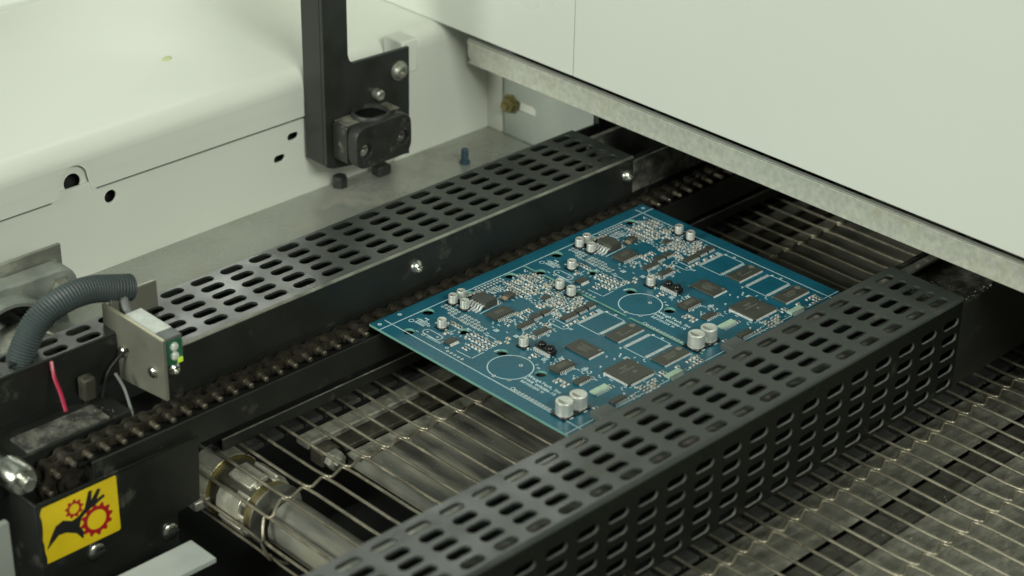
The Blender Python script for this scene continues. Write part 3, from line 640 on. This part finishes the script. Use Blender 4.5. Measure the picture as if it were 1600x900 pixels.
b = MB(); b.lathe((119, 136.5, 50.2), (0, 0, 1), [(0, 10.4), (.6, 10.3)], 32); b.build('bore', 'hole_black', cb)  # flat black disc painted as the shaded depth of the hole
for x, z in ((103.8, 34), (135, 34.5)):
    b = MB(); b.lathe((x, 128.6, z), (0, -1, 0), [(0, 4.2), (2.2, 4.2), (2.6, 3.6), (2.6, 1.9), (1, 1.8)], 18); b.build('screw', 'dull_steel', cb)
B(95.4, 141.8, 123.0, 123.4, 36.6, 37.1).build('split_line', 'dark_void', cb)
for x, y, r in ((112, 163, 6), (143, 152, 7)):
    pass
t = thing('rubber_foot', 'small black rubber stop on the tray below the bracket flange', 'stop'); b = MB(); b.lathe((114, 163, -8), (0, 0, 1), [(0, 5), (7, 5), (8, 4)], 6); b.build('body', 'black_plastic', t, smooth=0)
t = thing('rubber_foot', 'black stop on the tray directly under the clamp block', 'stop'); b = MB(); b.box(141, 152, 155, 163, -8, -1); b.build('body', 'black_plastic', t, bev=1)
t = thing('blue_stud', 'small blue plastic cap on the grey tray', 'stud'); b = MB(); b.lathe((199, 134, -8), (0, 0, 1), [(0, 3.6), (2, 3.6), (2.2, 2.6), (10, 2.5), (11, 1.6)], 14); b.build('cap', 'blue_cap', t)

# ================================================================== SENSOR
sb = thing('sensor_bracket', 'grey metal plate bracket holding the optical sensor over the far rail', 'bracket')
plate('plate', [(1, 6.2), (1, 42.2), (56.5, 42.4), (57.5, -.5)], [], 2.2, 'sensor_plate', 'side', -138.4, sb, .35)
b = MB(); b.prof_x([(0, 0)], 0, 0) if False else b.box(-139.3, -137.5, 1.2, 56, 42.25, 42.6); b.build('bright_edge', 'plate_edge', sb)
B(-136.6, -106.5, 52, 54.2, 30.4, 46.8).build('mounting_leg', 'sensor_plate', sb, bev=.5)
for y, z in ((38.3, 20.6), (10.9, 20.1)):
    b = MB(); b.lathe((-139.5, y, z), (-1, 0, 0), [(0, 3.3), (1.4, 3.2), (2.2, 2.4), (2.5, 1.2)], 16); b.build('screw', 'steel', sb)
sn = thing('optical_sensor', 'small optical sensor with green window and lit yellow indicator', 'sensor')
B(-137.2, -125.4, 3, 40, 24.5, 41.4).build('body', 'sensor_body', sn, bev=.7)
B(-136.6, -126, 12, 39.4, 41.3, 41.8).build('label_film', 'label_white', sn)
B(-135.8, -126.6, 2.4, 3.2, 25.4, 39.6).build('window', 'green_board', sn)
for z in (36, 30.4):
    b = MB(); b.lathe((-131.6, 2.4, z), (0, -1, 0), [(0, 2.6), (1, 2.4), (1.8, 1.5), (2, .1)], 16); b.build('lens', 'lens_clear', sn)
B(-130.2, -126.8, 1.4, 2.6, 25.6, 28.6).build('indicator', 'led', sn, bev=.4)
b = MB(); b.tube([(-131.5, 40, 34), (-131, 43, 36), (-130, 48, 41), (-128, 53, 45.5), (-126, 57, 46.5)], 2.4, 10); b.build('cable', 'cable_grey', sn)
b = MB(); pts = []
cpath = [(-200, 58, 10), (-193, 58, 22), (-188, 58, 33), (-180.5, 58, 43.5), (-171, 58, 50), (-158, 58, 53), (-145, 58, 52.4), (-133, 57, 49.4), (-121, 55.5, 46)]
def spline(P, n):
    out = []; m = len(P)-1
    for i in range(n+1):
        t = m*i/n; k = min(int(t), m-1); u = t-k; p0, p1, p2, p3 = (Vector(P[max(k-1, 0)]), Vector(P[k]), Vector(P[k+1]), Vector(P[min(k+2, m)]))
        out.append(tuple(.5*((2*p1)+(p2-p0)*u+(2*p0-5*p1+4*p2-p3)*u*u+(3*p1-p0-3*p2+p3)*u**3)))
    return out
NP = 240
cp = spline(cpath, NP); cr = [7.3+.4*math.sin(2*PI*i/4) for i in range(NP+1)]
cd = thing('cable_conduit', 'grey corrugated conduit arching over the far cover to the sensor', 'conduit')
b.tube(cp, cr, 18, False); b.build('hose', 'conduit_grey', cd, smooth=60)
b = MB(); b.tube(cp[-26:], 5.9, 18, False); b.build('inner_wall', 'dark_void', cd)
T((lambda b: (b.tube(spline([(-181, 43, 29), (-183, 38, 22), (-185, 30, 16.8), (-187.6, 22, 10.5)], 20), 1.1, 8), b)[1])(MB()).build('red_wire', 'red_wire'), 'thin red wire hanging down in the dark rail end', 'wire')
T((lambda b: (b.tube(spline([(-140, 34, 24), (-144, 38, 18), (-150, 40, 10), (-156, 38, -2), (-158, 34, -8)], 20), 1.0, 8), b)[1])(MB()).build('black_wire', 'sticker_black'), 'thin black wire looping behind the sensor bracket plate', 'wire')
T((lambda b: (b.tube(spline([(-150, 32, 14), (-148, 28, 6), (-149, 22, -2), (-151, 16, -8)], 20), .9, 8), b)[1])(MB()).build('grey_wire', 'cable_grey'), 'thin grey wire hanging below the sensor bracket plate', 'wire')

# ================================================================== LEFT END MECHANISM
eb = thing('rail_end_block', 'black dusty rail end block beneath the notched cover at left', 'block')
B(-420, -152, 16, 42, -20, -1).build('body', 'rail_black', eb, bev=.6)
B(-215, -165, 17, 34, -1.2, .2).build('dust_layer', 'dusty_rail', eb, bev=.3)
b = MB(); b.box(-168, -160, 35, 42, 1, 15); b.build('adjuster', 'brown_strip', eb, bev=1.5)
ep = thing('end_plate', 'black folded end plate carrying the yellow warning sticker', 'plate')
plate('face_sheet', [(-227.5, -13.2), (-128.3, -15.6), (-130.4, -55), (-145, -57), (-147, -130), (-232, -130)], [], 1.8, 'rail_black', 'front', -9.1, ep, .35)
B(-229, -227.3, -9, 40, -130, -14).build('side_sheet', 'rail_black', ep, bev=.4)
B(-227.4, -128.6, -10.1, -9.9, -15.6, -14.9).build('rim', 'cover_paint_dark', ep)
def slot_screw(p, r, parent):
    b = MB(); b.lathe(p, (0, -1, 0), [(0, r), (1.2, r*.98), (2.0, r*.8), (2.3, r*.4)], 20); o = b.build('screw', 'steel', parent)
    m = MB(); m.box(p[0]-r*.9, p[0]+r*.9, p[1]-2.6, p[1]-1.6, p[2]-.55, p[2]+.55); s_ = m.build('slot', 'dark_void', o); return o
slot_screw((-151.3, -10, -66.1), 5.2, ep); slot_screw((-197.3, -10, -56.8), 5.2, ep)
ws = thing('warning_sticker', 'yellow warning sticker with a black hand caught between red gears', 'sticker')
X0, SW, Z0, SH = -226.4, 45.0, -15.9, 34.2
def suv(px, py):
    u = (px-200)/350; v = (py-(545-(px-220)*.35))/275; return (X0+u*SW, Z0-v*SH)
lo = [(X0, Z0-.2)]; 
edge = [(X0+random.uniform(-.9, .5), Z0-SH*i/9) for i in range(1, 9)]
plate('film', [(X0+.6, Z0), (X0+SW-.8, Z0), (X0+SW, Z0-.8), (X0+SW, Z0-SH+1), (X0+SW-1, Z0-SH), (X0+.4, Z0-SH)]+edge[::-1], [], .2, 'sticker_yellow', 'front', -10.3, ws, .03)
def gear(px, py, r0, r1, ri, n):
    cx, cz = suv(px, py); k = SW/350; pts = []
    for i in range(n*4): a = 2*PI*i/(n*4); r = (r1 if i % 4 in (0, 1) else r0)*k; pts.append((cx+r*math.cos(a), cz+r*math.sin(a)))
    plate('gear_print', pts, [circ(cx, cz, ri*k, 28)], .12, 'sticker_red', 'front', -10.45, ws, .02)
gear(443, 637, 62, 76, 45, 12); gear(346, 570, 33, 43, 23, 9)
hand = [(205, 757), (232, 690), (255, 645), (290, 620), (330, 628), (358, 612), (392, 575), (417, 492), (434, 488), (424, 540), (458, 485), (474, 486), (450, 537), (484, 514), (490, 525), (444, 560), (402, 590), (374, 620), (362, 660), (380, 690), (372, 724), (345, 692), (300, 682), (265, 690)]
plate('hand_print', [suv(*p) for p in hand], [], .12, 'sticker_black', 'front', -10.62, ws, .02)
ts = thing('tension_shaft', 'bright turned steel shaft end at the lower left edge', 'shaft')
b = MB(); b.lathe((-229, 40, -2.5), (0, -1, 0), [(0, 5.4), (26, 5.4), (27, 8.4), (40, 8.4), (42, 7.0), (42, 4.2), (46, 4.0), (46.6, 3.4)], 24); b.build('turned_body', 'steel', ts)
T(B(-420, -160, -64.6, -43, -53, -50).build('grey_bar', 'light_bar', bev=.3), 'flat light grey bar end at the bottom left below the end plate', 'bar')
T(B(-420, -246.5, -14, -10, -200, -12).build('frame_post', 'post_paint', bev=.8), 'pale vertical frame post at the lower left edge', 'post')
lg = T(B(-131, -112, -6, 10, -66, -60).build('support_lug', 'dull_steel', bev=1), 'small grey lug below the hub beside the black end plate', 'lug')
fb = thing('flange_bearing', 'cast flange bearing with bolt and black seal on a grey plate at left', 'bearing')
plate('back_plate', rect(-300, -105.7, -30, 31), [], 3, 'dull_steel', 'front', 151.5, fb, .4)
hx, hz = -153, -12
hull = [(hx+37*math.cos(a), hz+37*math.sin(a)) for a in [PI*.42+PI*1.5*i/24 for i in range(25)]]
bo = [(-116.5+12.5*math.cos(a), 11+12.5*math.sin(a)) for a in [-PI*.33+PI*.86*i/10 for i in range(11)]]
b = MB(); b.prism(bo+hull, 137, 150); b.build('housing', 'cast_iron', fb, bev=2, seg=3)
b = MB(); b.lathe((hx, 138, hz), (0, -1, 0), [(0, 31), (6, 30), (8, 28), (8, 26), (2, 25)], 36); b.build('hub', 'cast_iron', fb)
b = MB(); b.lathe((hx, 137, hz), (0, -1, 0), [(0, 26), (3, 26), (3, 17)], 36); b.build('seal', 'ic_gloss', fb)
b = MB(); b.lathe((hx, 136, hz), (0, -1, 0), [(0, 19), (26, 19), (27, 18), (27, 12)], 36); b.build('shaft', 'steel', fb)
b = MB(); b.lathe((-117, 137, 11), (0, -1, 0), [(0, 8.4), (1.5, 8.4), (1.5, 6.8), (7, 6.6), (7.6, 5.6)], 6, ph=.2); b.build('bolt', 'dull_steel', fb, smooth=0)

# ================================================================== DUST AND CRUMBS
b = MB()
def crumb(x, y, z, r):
    v = [(x+random.uniform(-r, r), y+random.uniform(-r, r), z+random.uniform(0, r)) for _ in range(4)]
    b.add(v, [(0, 1, 2), (0, 2, 3), (0, 3, 1), (1, 3, 2)])
for _ in range(160): crumb(random.uniform(-40, 60), random.uniform(-80, -36), -52, random.uniform(.25, .6))
for _ in range(60): crumb(random.uniform(-40, 40), random.uniform(-150, -60), -52, random.uniform(.2, .5))
for _ in range(220): crumb(random.uniform(40, 290), random.uniform(-400, -246), -52, random.uniform(.25, .7))
for _ in range(60): crumb(random.uniform(-205, -160), random.uniform(18, 34), .2, random.uniform(.2, .6))
for _ in range(260): crumb(random.uniform(232, 262), random.uniform(-239, -195), 14, random.uniform(.3, 1.0))
for _ in range(40): crumb(random.uniform(230, 262), random.uniform(-242, -239), 26, random.uniform(.3, .9))
for _ in range(30): crumb(random.uniform(232, 245), random.uniform(12, 40), -4, random.uniform(.4, 2))
T(b.build('dust_crumbs', 'crumb', None, smooth=0), 'pale crumbs of dust scattered on the sheets', 'dust', kind='stuff')
